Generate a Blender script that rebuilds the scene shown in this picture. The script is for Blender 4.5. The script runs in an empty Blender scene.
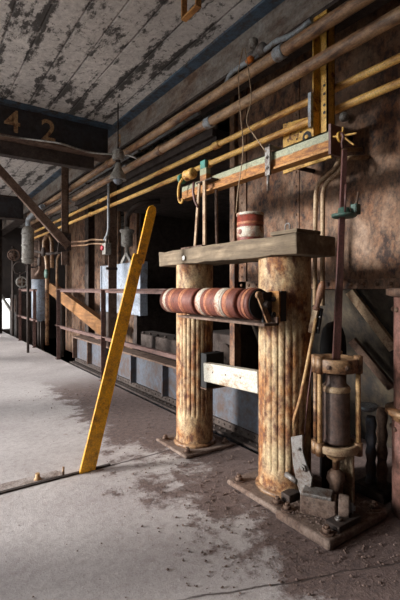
import bpy, bmesh, math, random
from mathutils import Vector, Matrix
random.seed(7)
scene = bpy.context.scene
COL = scene.collection
PI = math.pi
V = Vector

# ------------------------------------------------------------------ camera frame (metres; Y runs along the gallery, X towards the rusty wall)
F, H, HZ = 410.0, 1.1, 289.0
YAW = math.atan(285 / F)
SN, CS = math.sin(YAW), math.cos(YAW)
def at(u, v, X=None, Y=None, Z=None):
    """point of the place seen at photo position u,v on the plane X=, Y= or Z="""
    t = (u - 200) / F
    dx, dy, dz = SN + CS * t, CS - SN * t, (HZ - v) / F
    d = X / dx if X is not None else Y / dy if Y is not None else (Z - H) / dz
    return V((dx * d, dy * d, H + dz * d))

# ------------------------------------------------------------------ materials
def lin(c):
    f = lambda x: x / 12.92 if x <= .04045 else ((x + .055) / 1.055) ** 2.4
    return tuple(f(x / 255) for x in c) + (1,)
class NT:
    def __init__(s, name):
        s.m = bpy.data.materials.new(name); s.m.use_nodes = True
        s.t = s.m.node_tree; s.n = s.t.nodes; s.b = s.n['Principled BSDF']
        s.co = s.n.new('ShaderNodeTexCoord')
    def link(s, a, b): s.t.links.new(a, b)
    def mapped(s, scale, src='Object', rot=(0, 0, 0)):
        mp = s.n.new('ShaderNodeMapping'); mp.inputs['Scale'].default_value = scale; mp.inputs['Rotation'].default_value = rot
        s.link(s.co.outputs[src], mp.inputs[0]); return mp.outputs[0]
    def pos(s): return s.n.new('ShaderNodeNewGeometry').outputs['Position']
    def noise(s, vec, scale, detail=6, rough=.6, dist=0):
        n = s.n.new('ShaderNodeTexNoise'); n.inputs['Scale'].default_value = scale; n.inputs['Detail'].default_value = detail
        n.inputs['Roughness'].default_value = rough; n.inputs['Distortion'].default_value = dist
        s.link(vec, n.inputs['Vector']); return n.outputs['Fac']
    def ramp(s, fac, stops):
        r = s.n.new('ShaderNodeValToRGB'); e = r.color_ramp.elements
        while len(e) < len(stops): e.new(.5)
        for k, (p, c) in enumerate(stops):
            e[k].position = p; e[k].color = c if isinstance(c, tuple) else (c, c, c, 1)
        s.link(fac, r.inputs[0]); return r.outputs[0]
    def math(s, op, a, b=None, clamp=False):
        n = s.n.new('ShaderNodeMath'); n.operation = op; n.use_clamp = clamp
        for i, x in enumerate((a, b)):
            if x is None: continue
            if isinstance(x, (int, float)): n.inputs[i].default_value = x
            else: s.link(x, n.inputs[i])
        return n.outputs[0]
    def mix(s, fac, a, b, mode='MIX'):
        n = s.n.new('ShaderNodeMix'); n.data_type = 'RGBA'; n.blend_type = mode
        for i, x in ((0, fac), (6, a), (7, b)):
            if isinstance(x, (int, float)): n.inputs[i].default_value = x
            elif isinstance(x, tuple): n.inputs[i].default_value = x
            else: s.link(x, n.inputs[i])
        return n.outputs[2]
    def sep(s, vec):
        n = s.n.new('ShaderNodeSeparateXYZ'); s.link(vec, n.inputs[0]); return n.outputs
    def smooth(s, x, a, b):
        n = s.n.new('ShaderNodeMapRange'); n.interpolation_type = 'SMOOTHSTEP'
        n.inputs['From Min'].default_value = a; n.inputs['From Max'].default_value = b
        s.link(x, n.inputs[0]); return n.outputs[0]
    def bump(s, h, strength=.3, dist=.01):
        n = s.n.new('ShaderNodeBump'); n.inputs['Strength'].default_value = strength; n.inputs['Distance'].default_value = dist
        s.link(h, n.inputs['Height']); s.link(n.outputs[0], s.b.inputs['Normal'])
    def out(s, col, rough=.7, metal=0.0):
        if isinstance(col, tuple): s.b.inputs['Base Color'].default_value = col
        else: s.link(col, s.b.inputs['Base Color'])
        if isinstance(rough, (int, float)): s.b.inputs['Roughness'].default_value = rough
        else: s.link(rough, s.b.inputs['Roughness'])
        s.b.inputs['Metallic'].default_value = metal
        return s.m

def worn(name, paint, rust, rust2, amt=.5, scale=6, stretch=(1, 1, 1), rough=.65, bump=.4, edge=.06, metal=0.0, low=None):
    """painted steel with rust coming through in blotches; paint/rust/rust2 are sRGB triples"""
    t = NT(name)
    v = t.mapped(stretch)
    n1 = t.noise(v, scale, 9, .68, .5)
    n2 = t.noise(v, scale * 3.7, 8, .75)
    n3 = t.noise(t.mapped((1, 1, 1)), scale * 11, 5, .7)
    big = t.noise(t.mapped((1, 1, 1)), scale * .35, 4, .6)
    mk = t.math('ADD', t.math('ADD', t.math('MULTIPLY', n1, .55), t.math('MULTIPLY', n2, .3)), t.math('MULTIPLY', big, .15))
    if low is not None:   # the lower part of the piece has rusted through
        mk = t.math('ADD', mk, t.math('MULTIPLY', t.smooth(t.sep(t.co.outputs['Object'])[2], low + .012, low - .012), .22))
    th = .5 + (.5 - amt) * .30; ed = edge * .55
    mask = t.ramp(mk, [(max(0, th - ed), 0.0), (min(1, th + ed), 1.0)])
    rc = t.mix(t.ramp(n2, [(.38, 0.0), (.58, 1.0)]), lin(rust), lin(rust2))
    rc = t.mix(t.ramp(n3, [(.56, 0.0), (.70, .75)]), rc, lin(tuple(x * .55 for x in rust2)))
    pc = t.mix(t.ramp(n3, [(.35, 0.0), (.68, 1.0)]), lin(tuple(min(255, x * 1.06) for x in paint)), lin(tuple(x * .74 for x in paint)))
    pc = t.mix(t.ramp(n2, [(.55, 0.0), (.72, .55)]), pc, lin(tuple((a + b) / 2 for a, b in zip(paint, rust))))
    c = t.mix(mask, pc, rc)
    t.bump(t.math('ADD', t.math('MULTIPLY', mask, -.6), n3), bump, .004)
    return t.out(c, t.ramp(mask, [(0, rough * .85), (1, min(1, rough * 1.25))]), metal)

M = {}
M['rust_wall'] = worn('rusted_sheet_steel', (138, 108, 82), (114, 68, 34), (48, 32, 25), .60, 5.0, (1, 1, .62), .65, .6, .16)
M['rust'] = worn('brown_rust', (112, 88, 72), (92, 62, 44), (64, 46, 38), .5, 8, rough=.75, edge=.15)
M['rust_dark'] = worn('dark_rust', (62, 48, 40), (50, 34, 26), (36, 28, 24), .5, 8, rough=.8, edge=.15)
M['rust_pipe'] = worn('rusty_pipe_steel', (176, 142, 106), (128, 80, 42), (66, 42, 28), .54, 8, (1, .3, 1), .42, .4, .14)
M['yellow_pipe'] = worn('dirty_yellow_pipe_paint', (236, 190, 106), (192, 124, 50), (130, 76, 34), .42, 9, (1, .22, 1), .5, .35, .12)
M['yellow_steel'] = worn('chipped_yellow_steel_paint', (214, 166, 70), (140, 86, 38), (88, 54, 32), .34, 14, rough=.55, edge=.09)
M['yellow_bar'] = worn('yellow_safety_paint', (232, 164, 14), (206, 140, 14), (120, 84, 36), .36, 11, rough=.5, bump=.3, edge=.12)
M['channel'] = worn('grey_green_paint_over_rust', (150, 152, 122), (190, 130, 62), (124, 78, 40), .26, 9, (1, .35, 1.6), .55, .4, .08, low=.0)
M['column'] = worn('cream_paint_flaking_to_rust', (200, 180, 140), (166, 108, 52), (92, 54, 34), .62, 8, (1, 1, .6), .6, .5, .15)
M['white_paint'] = worn('old_white_paint', (186, 180, 166), (164, 148, 122), (120, 88, 60), .33, 9, (1, .4, 1), .6, .35, .1)
M['girder'] = worn('blue_grey_girder_paint', (74, 82, 94), (64, 64, 68), (70, 52, 44), .53, 4.5, rough=.6, edge=.14)
M['beam'] = worn('blue_beam_paint_with_rust', (136, 132, 126), (124, 100, 80), (84, 62, 48), .5, 4, (1, .4, 1), .7, .4, .16)
M['beam_blue'] = worn('blue_flange_paint', (70, 92, 112), (66, 78, 88), (66, 56, 50), .45, 6, rough=.65, edge=.12)
M['beam_shaded'] = worn('shaded_beam_paint', (44, 42, 46), (50, 36, 30), (34, 28, 26), .5, 5, rough=.75, edge=.15)  # near-black tone holds the shade on webs facing away from daylight
M['stencil'] = worn('faded_stencil_paint', (178, 140, 96), (140, 78, 48), (70, 48, 38), .45, 22, rough=.8, edge=.12)
M['grey_steel'] = worn('bare_grey_steel', (132, 128, 124), (104, 92, 82), (80, 56, 40), .4, 18, rough=.5, edge=.12, metal=.3)
M['conduit'] = worn('galvanised_conduit', (150, 158, 164), (120, 118, 114), (96, 74, 56), .35, 12, rough=.5, edge=.14)
M['oxide'] = worn('red_oxide_drum', (124, 66, 46), (106, 46, 34), (70, 34, 28), .5, 7, (1, 3, 1), .6, .3, .15)
M['band_white'] = worn('scuffed_white_band', (186, 178, 162), (168, 130, 98), (124, 66, 46), .42, 16, rough=.6, edge=.1)
M['band_ochre'] = worn('ochre_worn_band', (178, 118, 82), (150, 86, 58), (126, 66, 46), .5, 14, rough=.6, edge=.14)
M['purple_rod'] = worn('plum_red_primer', (112, 74, 68), (94, 60, 52), (70, 46, 40), .45, 10, (1, 1, .3), .55, .3, .14)
M['green'] = worn('dull_green_paint', (70, 104, 92), (54, 74, 66), (72, 58, 44), .35, 18, rough=.55, edge=.12)
M['teal'] = worn('teal_verdigris', (64, 150, 136), (58, 110, 102), (90, 78, 54), .35, 20, rough=.55, edge=.12)
M['black'] = NT('black_parts_and_shade').out(lin((22, 20, 20)), .7)  # plain black for holes and dark parts, and for shade round the roller
M['panel'] = worn('pale_blue_grey_panel', (148, 158, 172), (126, 132, 142), (98, 88, 82), .4, 4, rough=.55, edge=.16)
M['pink_red'] = NT('pinkish_red_cover').out(lin((178, 56, 66)), .5)
M['bulb_grey'] = worn('grey_enamel', (150, 146, 138), (112, 104, 96), (80, 66, 56), .4, 20, rough=.5, edge=.12)
M['wood'] = None
def wood(name, a, b, c, axis=1):
    t = NT(name)
    st = [14, 14, 14]; st[axis] = .9
    v = t.mapped(tuple(st))
    n = t.noise(v, 2.2, 8, .65, .3); n2 = t.noise(t.mapped(tuple(x * 1.0 for x in (3, 3, 3))), 3, 5)
    col = t.mix(t.ramp(n2, [(.35, 0.0), (.7, 1.0)]), t.ramp(n, [(.3, lin(a)), (.5, lin(b)), (.72, lin(c))]), lin(tuple(x * .8 for x in b)))
    t.bump(n, .5, .006)
    return t.out(col, .85)
M['wood'] = wood('weathered_grey_timber', (60, 48, 38), (116, 100, 80), (156, 138, 114))
M['wood_orange'] = wood('orange_brown_plank', (84, 54, 30), (140, 94, 50), (164, 118, 68))
M['handle'] = worn('worn_pale_handle', (176, 150, 118), (140, 108, 80), (104, 72, 50), .4, 20, rough=.6, edge=.15)
M['rod'] = worn('thin_tan_rod', (196, 158, 108), (160, 112, 70), (120, 74, 46), .35, 12, rough=.55, edge=.15)

M['rust_orange'] = worn('orange_rust', (190, 136, 70), (166, 104, 46), (104, 66, 36), .5, 10, (1, .3, 1), .7, .4, .16)
M['pillar_red'] = worn('faded_red_brown_pillar', (140, 100, 90), (116, 74, 58), (78, 52, 42), .5, 8, rough=.7, bump=.5, edge=.18)
M['dusty_plate'] = worn('dust_covered_plate', (176, 164, 158), (140, 122, 112), (96, 78, 68), .4, 9, rough=.85, edge=.16)
M['rail_rust'] = worn('red_brown_rail_rust', (112, 82, 74), (92, 60, 50), (64, 44, 38), .5, 10, (1, .3, 1), .7, .4, .16)
M['base_dusty'] = worn('dusty_base_casting', (132, 114, 102), (104, 80, 66), (70, 52, 44), .52, 9, rough=.85, edge=.18)
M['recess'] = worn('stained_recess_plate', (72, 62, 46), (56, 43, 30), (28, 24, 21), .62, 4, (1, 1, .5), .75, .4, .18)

def ceiling_mat():
    t = NT('board_marked_whitewashed_concrete')
    p = t.pos(); s = t.sep(p)
    brd = t.math('DIVIDE', t.math('ADD', s[0], 10.03), .19)
    fr = t.math('FRACT', brd)
    line = t.math('SUBTRACT', 1.0, t.smooth(t.math('ABSOLUTE', t.math('SUBTRACT', fr, .5)), .0, .06))   # 1 at joints
    mp = t.n.new('ShaderNodeMapping'); mp.inputs['Scale'].default_value = (2.6, .7, 1); t.link(p, mp.inputs[0])
    big = t.noise(mp.outputs[0], 1.7, 6, .6, .2)
    mp2 = t.n.new('ShaderNodeMapping'); mp2.inputs['Scale'].default_value = (6, 2.6, 1); t.link(p, mp2.inputs[0])
    chip = t.noise(mp2.outputs[0], 3.4, 8, .72)
    fine = t.noise(p, 30, 5, .7)
    near = t.smooth(t.math('ABSOLUTE', t.math('SUBTRACT', fr, .5)), .38, .0)
    st = t.math('ADD', t.math('MULTIPLY', big, .55), t.math('ADD', t.math('MULTIPLY', chip, .5), t.math('MULTIPLY', near, .07)))
    mask = t.ramp(st, [(.56, 0.0), (.61, .9), (1, 1.0)])
    spk = t.ramp(t.noise(p, 19, 8, .8), [(.56, 0.0), (.62, .85)])
    mask = t.math('MAXIMUM', mask, spk)
    lm = t.math('MULTIPLY', line, t.ramp(t.noise(mp.outputs[0], 4, 6), [(.44, .12), (.56, .85)]))
    base = t.mix(t.ramp(fine, [(.3, 0.0), (.7, 1.0)]), lin((226, 220, 214)), lin((170, 165, 160)))
    base = t.mix(t.ramp(t.noise(p, 1.1, 5), [(.35, 0.0), (.7, .5)]), base, lin((142, 136, 132)))
    c = t.mix(t.math('MAXIMUM', mask, lm), base, lin((34, 30, 28)))
    t.bump(t.math('SUBTRACT', fine, t.math('MULTIPLY', line, 2.0)), .5, .008)
    return t.out(c, .9)
M['ceiling'] = ceiling_mat()

def floor_mat():
    t = NT('dusty_concrete_with_rust_litter')
    p = t.pos(); s = t.sep(p)
    n = t.noise(p, 1.6, 7, .65, .3); f = t.noise(p, 26, 6, .7); g = t.noise(p, 90, 3, .7); m5 = t.noise(p, 6, 7, .75)
    base = t.mix(t.ramp(n, [(.3, 0.0), (.7, 1.0)]), lin((196, 189, 186)), lin((166, 157, 155)))
    base = t.mix(t.ramp(f, [(.45, 0.0), (.8, .6)]), base, lin((126, 112, 108)))
    base = t.mix(t.ramp(t.noise(p, 160, 3, .8), [(.52, 0.0), (.66, .55)]), base, lin((112, 102, 98)))
    base = t.mix(t.ramp(t.noise(p, 48, 4, .8), [(.60, 0.0), (.66, .5)]), base, lin((216, 210, 206)))
    # small brown chips scattered all over
    base = t.mix(t.ramp(g, [(.66, 0.0), (.70, .75)]), base, lin((96, 74, 64)))
    base = t.mix(t.math('MULTIPLY', t.ramp(m5, [(.60, 0.0), (.68, .6)]), .8), base, lin((140, 116, 106)))
    edge = t.math('ADD', s[0], t.math('ADD', t.math('MULTIPLY', t.math('SUBTRACT', n, .5), 1.5), t.math('MULTIPLY', t.math('SUBTRACT', m5, .5), 1.3)))
    d1 = t.smooth(edge, 1.06, 1.30)
    d1 = t.math('MULTIPLY', d1, t.smooth(t.math('ADD', s[1], t.math('MULTIPLY', n, 1.2)), 6.0, 4.9))
    deb = t.ramp(t.math('ADD', t.math('MULTIPLY', f, .6), t.math('MULTIPLY', g, .4)), [(.38, lin((66, 50, 46))), (.52, lin((100, 80, 74))), (.66, lin((134, 114, 106)))])
    c = t.mix(t.math('MULTIPLY', d1, .92), base, deb)
    wob = t.math('MULTIPLY', t.math('SUBTRACT', t.noise(p, 3, 5), .5), .10)
    j1 = t.smooth(t.math('ABSOLUTE', t.math('SUBTRACT', t.math('ADD', s[1], t.math('MULTIPLY', wob, .2)), 2.415)), .012, .004)
    cy = t.math('ADD', t.math('ADD', s[1], t.math('MULTIPLY', s[0], .385)), t.math('MULTIPLY', wob, .6))
    j2 = t.math('MULTIPLY', t.smooth(t.math('ABSOLUTE', t.math('SUBTRACT', cy, 1.518)), .007, .002), t.smooth(s[0], .70, .85))
    jj = t.math('MAXIMUM', j1, j2)
    c = t.mix(t.math('MULTIPLY', jj, .85), c, lin((60, 48, 44)))
    t.bump(t.math('SUBTRACT', t.math('ADD', t.math('MULTIPLY', f, .6), t.math('MULTIPLY', g, t.math('ADD', .4, d1))), jj), .5, .006)
    return t.out(c, .85)
M['floor'] = floor_mat()
def plain(name, a, b, scale=3, rough=.85):
    t = NT(name); n = t.noise(t.pos(), scale, 7, .65)
    t.bump(n, .3, .01)
    return t.out(t.ramp(n, [(.3, lin(a)), (.7, lin(b))]), rough)
M['ground'] = plain('outside_gravel_ground', (150, 146, 140), (120, 116, 110))
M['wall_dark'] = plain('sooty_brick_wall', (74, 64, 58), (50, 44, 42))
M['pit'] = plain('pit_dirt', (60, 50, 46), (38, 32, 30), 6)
M['gravel'] = plain('rust_flakes_and_grit', (128, 108, 98), (66, 48, 42), 40)
M['hopper'] = worn('tan_stained_hopper_plate', (150, 132, 96), (132, 96, 52), (74, 56, 42), .5, 4, (1, 1, .5), .7, .4, .15)

# ------------------------------------------------------------------ mesh builder
class MB:
    def __init__(s): s.v = []; s.f = []; s.sm = []
    def add(s, vs, fs, smooth=False):
        o = len(s.v); s.v += [V(x) for x in vs]; s.f += [tuple(i + o for i in f) for f in fs]; s.sm += [smooth] * len(fs); return s
    def box(s, a, b):
        a, b = V(a), V(b)
        lo = V((min(a.x, b.x), min(a.y, b.y), min(a.z, b.z))); hi = V((max(a.x, b.x), max(a.y, b.y), max(a.z, b.z)))
        vs = [(x, y, z) for x in (lo.x, hi.x) for y in (lo.y, hi.y) for z in (lo.z, hi.z)]
        return s.add(vs, [(0, 1, 3, 2), (4, 6, 7, 5), (0, 4, 5, 1), (2, 3, 7, 6), (0, 2, 6, 4), (1, 5, 7, 3)])
    def bar(s, p0, p1, w, h, side=None, w1=None, h1=None):
        """box section beam from p0 to p1; w across 'side', h across the other"""
        p0, p1 = V(p0), V(p1); d = (p1 - p0).normalized()
        side = V(side) if side is not None else (V((0, 0, 1)).cross(d) if abs(d.z) < .95 else V((1, 0, 0)))
        a = (side - d * side.dot(d)).normalized(); b = d.cross(a)
        vs = []
        for p, ww, hh in ((p0, w, h), (p1, w1 or w, h1 or h)):
            for i, j in ((-1, -1), (1, -1), (1, 1), (-1, 1)): vs.append(p + a * (ww / 2 * i) + b * (hh / 2 * j))
        return s.add(vs, [(3, 2, 1, 0), (4, 5, 6, 7), (0, 1, 5, 4), (1, 2, 6, 5), (2, 3, 7, 6), (3, 0, 4, 7)])
    def prism(s, poly, direction, depth):
        """poly: coplanar 3-D points; extruded by depth along direction"""
        d = V(direction).normalized() * depth; n = len(poly); poly = [V(p) for p in poly]
        return s.add(poly + [p + d for p in poly], [tuple(range(n))[::-1], tuple(range(n, 2 * n))] + [(i, (i + 1) % n, (i + 1) % n + n, i + n) for i in range(n)])
    def lathe(s, base, axis, prof, seg=24, cap=True, ref=None):
        """prof: list of (radius, distance along axis)"""
        base, ax = V(base), V(axis).normalized()
        r = V(ref) if ref is not None else (V((1, 0, 0)) if abs(ax.x) < .9 else V((0, 1, 0)))
        a = (r - ax * r.dot(ax)).normalized(); b = ax.cross(a)
        vs, fs = [], []
        for rad, h in prof:
            for k in range(seg):
                q = 2 * PI * k / seg; vs.append(base + ax * h + (a * math.cos(q) + b * math.sin(q)) * max(rad, 1e-5))
        for i in range(len(prof) - 1):
            for k in range(seg):
                k2 = (k + 1) % seg; fs.append((i * seg + k, i * seg + k2, (i + 1) * seg + k2, (i + 1) * seg + k))
        s.add(vs, fs, True)
        if cap:
            o = len(s.v) - len(vs)
            s.f += [tuple(o + k for k in range(seg))[::-1], tuple(o + (len(prof) - 1) * seg + k for k in range(seg))]; s.sm += [False, False]
        return s
    def cyl(s, p0, p1, r, seg=16, r1=None):
        p0, p1 = V(p0), V(p1); L = (p1 - p0).length
        return s.lathe(p0, p1 - p0, [(r, 0), (r1 or r, L)], seg)
    def tube(s, pts, r, seg=10, bend=0, closed=False):
        pts = [V(p) for p in pts]
        if bend: pts = fillet(pts, bend)
        n = len(pts); vs, fs = [], []
        t0 = (pts[1] - pts[0]).normalized()
        a = t0.orthogonal().normalized()
        for i, p in enumerate(pts):
            t = (pts[min(i + 1, n - 1)] - pts[max(i - 1, 0)]).normalized()
            a = (a - t * a.dot(t)).normalized(); b = t.cross(a)
            rr = r[i] if isinstance(r, (list, tuple)) else r
            for k in range(seg):
                q = 2 * PI * k / seg; vs.append(p + (a * math.cos(q) + b * math.sin(q)) * rr)
        for i in range(n - 1):
            for k in range(seg):
                k2 = (k + 1) % seg; fs.append((i * seg + k, i * seg + k2, (i + 1) * seg + k2, (i + 1) * seg + k))
        s.add(vs, fs, True); o = len(s.v) - len(vs)
        s.f += [tuple(o + k for k in range(seg))[::-1], tuple(o + (n - 1) * seg + k for k in range(seg))]; s.sm += [False, False]
        return s
    def torus(s, c, axis, R, r, seg=28, ts=8):
        c, ax = V(c), V(axis).normalized(); a = ax.orthogonal().normalized(); b = ax.cross(a); vs, fs = [], []
        for i in range(seg):
            q = 2 * PI * i / seg; d = a * math.cos(q) + b * math.sin(q)
            for j in range(ts):
                w = 2 * PI * j / ts; vs.append(c + d * (R + r * math.cos(w)) + ax * (r * math.sin(w)))
        for i in range(seg):
            for j in range(ts): fs.append((i * ts + j, ((i + 1) % seg) * ts + j, ((i + 1) % seg) * ts + (j + 1) % ts, i * ts + (j + 1) % ts))
        return s.add(vs, fs, True)
    def dome(s, c, axis, r, h, seg=12):
        return s.lathe(c, axis, [(r, 0), (r * .92, h * .4), (r * .7, h * .75), (r * .35, h * .95), (.0005, h)], seg)
    def hexnut(s, c, axis, r, h):
        s.lathe(c, axis, [(r, 0), (r, h * .6)], 6)
        return s.lathe(V(c) + V(axis).normalized() * h * .6, axis, [(r * .55, 0), (r * .5, h * .4)], 10)
    def build(s, name, mat, parent=None, bevel=0, smooth_all=False, seg=2):
        lo = V((min(p.x for p in s.v), min(p.y for p in s.v), min(p.z for p in s.v)))
        hi = V((max(p.x for p in s.v), max(p.y for p in s.v), max(p.z for p in s.v)))
        c = (lo + hi) / 2
        if parent is None: c.z = lo.z
        me = bpy.data.meshes.new(name); me.from_pydata([p - c for p in s.v], [], s.f)
        bm = bmesh.new(); bm.from_mesh(me)
        bmesh.ops.recalc_face_normals(bm, faces=bm.faces); bm.to_mesh(me); bm.free()
        for k, p in enumerate(me.polygons):
            if k < len(s.sm): p.use_smooth = s.sm[k] or smooth_all
        me.materials.append(mat)
        o = bpy.data.objects.new(name, me); COL.objects.link(o)
        if parent is not None:
            o.parent = parent; o.location = c - wloc(parent)
        else: o.location = c
        if bevel:
            b = o.modifiers.new('Bevel', 'BEVEL'); b.width = bevel; b.segments = seg; b.limit_method = 'ANGLE'; b.angle_limit = math.radians(50)
        return o
def each(name, mat, parent, items):
    for f in items:
        m = MB(); f(m); m.build(name, mat, parent)
def wloc(o):
    p = V(o.location)
    while o.parent: o = o.parent; p += V(o.location)
    return p
def fillet(pts, r, n=6):
    out = [pts[0]]
    for i in range(1, len(pts) - 1):
        p, a, b = pts[i], pts[i - 1], pts[i + 1]
        rr = min(r, (a - p).length * .45, (b - p).length * .45)
        s, e = p + (a - p).normalized() * rr, p + (b - p).normalized() * rr
        for k in range(n + 1):
            t = k / n; out.append(s * (1 - t) ** 2 + p * 2 * t * (1 - t) + e * t * t)
    out.append(pts[-1]); return out
def tag(o, label, cat, group=None, kind=None):
    o['label'] = label; o['category'] = cat
    if group: o['group'] = group
    if kind: o['kind'] = kind
    return o
def thing(name, label, cat, loc=(0, 0, 0), group=None):
    o = bpy.data.objects.new(name, None); o.empty_display_size = .1; COL.objects.link(o); o.location = loc
    return tag(o, label, cat, group)
def struct(name, mb, mat, label=None):
    o = mb.build(name, mat); o['kind'] = 'structure'
    if label: o['label'] = label
    return o
def moved(t, src_children_root):  # copies of a thing's parts and sub-parts
    for ch in list(src_children_root.children):
        c = ch.copy(); COL.objects.link(c); c.parent = t
        for g in list(ch.children):
            d = g.copy(); COL.objects.link(d); d.parent = c

# ================================================================== SETTING
CZ = 2.88          # ceiling height
WX = 2.2           # rusted wall
struct('floor', MB().box((-1.8, -2.6, -.2), (1.87, 13, 0)).box((1.87, -2.6, -.2), (2.9, 2.02, 0)), M['floor'])
struct('ceiling', MB().box((-1.8, -2.6, CZ), (5.2, 13, CZ + .25)), M['ceiling'])
struct('floor_outside', MB().box((-40, -30, -.6), (40, 50, -.4)), M['ground'])
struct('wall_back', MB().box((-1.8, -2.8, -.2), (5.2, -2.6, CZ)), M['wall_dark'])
# upper rusted wall, with its riveted seam along the bottom and its edge angle
w = struct('wall_right', MB().box((WX, -2.6, 1.1), (WX + .05, 2.62, CZ)), M['rust_wall'])
riv = MB()
for i in range(26): riv.dome((WX - .012, 2.55 - i * .085, 1.13), (-1, 0, 0), .014, .012, 8)
riv.box((WX - .012, -2.6, 1.10), (WX, 2.62, 1.16))
riv.box((WX - .008, -2.6, 1.80), (WX, -2.59, 1.84))
for y in (.35, 1.95):
    riv.box((WX - .006, y, 1.16), (WX, y + .05, CZ))
    for k in range(16): riv.dome((WX - .006, y + .025, 1.22 + k * .1), (-1, 0, 0), .010, .008, 6)
riv.build('riveted_seam', M['rust_wall'], w)
ed = MB().box((WX - .05, 2.60, -.2), (WX + .02, 2.66, CZ)).box((WX - .012, 2.50, 1.10), (WX, 2.6, CZ))
for k in range(22): ed.dome((WX - .012, 2.55, 1.2 + k * .075), (-1, 0, 0), .010, .009, 6)
ed.build('edge_angle', M['rust_wall'], w)
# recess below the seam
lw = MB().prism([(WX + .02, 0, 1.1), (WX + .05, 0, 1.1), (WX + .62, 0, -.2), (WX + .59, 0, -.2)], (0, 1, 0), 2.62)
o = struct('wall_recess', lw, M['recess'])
# deep recess behind the girder, its back sheets and floor
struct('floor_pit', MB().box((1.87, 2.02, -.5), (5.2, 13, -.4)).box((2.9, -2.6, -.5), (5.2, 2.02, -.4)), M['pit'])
back = MB()
for y0, y1 in ((6.25, 6.75), (7.0, 8.6), (8.65, 10.2)): back.box((3.05, y0, -.4), (3.1, y1, CZ))
for k in range(34): back.dome((3.05, 6.35 + (k % 2) * .06, .2 + k * .07), (-1, 0, 0), .012, .01, 6)
struct('wall_recess_back', back, M['rust_wall'])
struct('wall_recess_side', MB().box((2.25, 2.66, -.4), (5.1, 2.7, CZ)).box((3.1, 6.2, -.4), (5.1, 6.24, CZ)), M['rust_dark'])  # darker rust colour deepens the shade inside the recess
struct('ceiling_recess_blocker', MB().box((2.0, 2.7, 2.36), (5.1, 6.2, 2.42)).box((2.04, 2.7, 2.30), (2.06, 6.2, 2.555)), M['rust_dark'])  # low roof added to keep daylight out of the recess
# far end: dark wall with a bright gap low down where daylight shows
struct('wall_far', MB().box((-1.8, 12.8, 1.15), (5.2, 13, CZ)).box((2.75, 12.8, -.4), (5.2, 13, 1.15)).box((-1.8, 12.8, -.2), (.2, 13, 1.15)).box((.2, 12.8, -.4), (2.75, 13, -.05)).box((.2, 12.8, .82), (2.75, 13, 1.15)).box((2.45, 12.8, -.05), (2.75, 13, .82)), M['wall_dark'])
struct('wall_outer', MB().box((5.15, -2.6, -.4), (5.2, 13, CZ)), M['wall_dark'])
# open side of the hall: unseen piers and open bays, spaced to shade floor and pump
pr = MB()
pr.box((-1.8, -2.6, 0), (-1.7, 1.2, CZ))
for y in (2.27, 4.85, 8.0, 11.0): pr.box((-1.8, y, 0), (-1.55, y + .34, CZ))
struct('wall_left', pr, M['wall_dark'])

# ================================================================== OVERHEAD BEAMS
lb = thing('longitudinal_beam', 'long bluish steel beam under the ceiling running above the pipes', 'beam', (1.86, 5, 2.56))
MB().box((1.855, -2.6, 2.575), (1.87, 12.8, 2.862)).build('web', M['beam'], lb)
MB().box((1.755, -2.6, 2.862), (1.975, 12.8, CZ)).build('top_flange', M['beam_blue'], lb)
MB().box((1.755, -2.6, 2.555), (1.975, 12.8, 2.575)).build('bottom_flange', M['rust_dark'], lb)
def numeral(txt, loc, rot, size, parent, mat):
    cu = bpy.data.curves.new('numeral', 'FONT'); cu.body = txt; cu.size = size; cu.extrude = .0015; cu.align_x = 'CENTER'; cu.align_y = 'CENTER'; cu.offset = .004
    tmp = bpy.data.objects.new('tmp', cu); COL.objects.link(tmp)
    bpy.context.view_layer.update()
    me = bpy.data.meshes.new_from_object(tmp.evaluated_get(bpy.context.evaluated_depsgraph_get()))
    bpy.data.objects.remove(tmp); bpy.data.curves.remove(cu)
    me.materials.clear(); me.materials.append(mat)
    o = bpy.data.objects.new('painted_numeral', me); COL.objects.link(o)
    o.parent = parent; o.location = V(loc) - wloc(parent); o.rotation_euler = rot
    return o
numeral('8', (1.853, 4.235, 2.735), (PI / 2, 0, -PI / 2), .19, lb, M['stencil'])
tb = thing('transverse_beam', 'dark crosswise steel beam carrying the painted number 42', 'beam', (-1, 4.3, 2.52), 'crosswise ceiling beams')
MB().box((-1.55, 4.30, 2.55), (1.75, 4.315, 2.862)).build('web', M['beam_shaded'], tb)
MB().box((-1.55, 4.19, 2.862), (1.75, 4.43, CZ)).build('top_flange', M['beam_blue'], tb)
MB().box((-1.55, 4.19, 2.53), (1.75, 4.43, 2.55)).build('bottom_flange', M['rust'], tb)
MB().box((-1.55, 4.32, 2.40), (1.6, 4.42, 2.53)).build('bearing_bar', M['rust_dark'], tb)
numeral('4', (at(12.5, 120.5, Y=4.3).x, 4.2985, 2.715), (PI / 2, 0, 0), .30, tb, M['stencil'])
numeral('2', (at(48.5, 128, Y=4.3).x, 4.2985, 2.70), (PI / 2, 0, 0), .30, tb, M['stencil'])
fb = thing('transverse_beam', 'farther dark crosswise beam beyond the knee brace, without numbers', 'beam', (-1, 8.6, 2.45), 'crosswise ceiling beams')
MB().box((-1.55, 8.60, 2.47), (1.75, 8.615, CZ - .02)).build('web', M['beam_shaded'], fb)
MB().box((-1.55, 8.5, 2.45), (1.75, 8.72, 2.47)).build('bottom_flange', M['rust_dark'], fb)
MB().box((-1.55, 8.5, CZ - .02), (1.75, 8.72, CZ)).build('top_flange', M['rust_dark'], fb)

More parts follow.
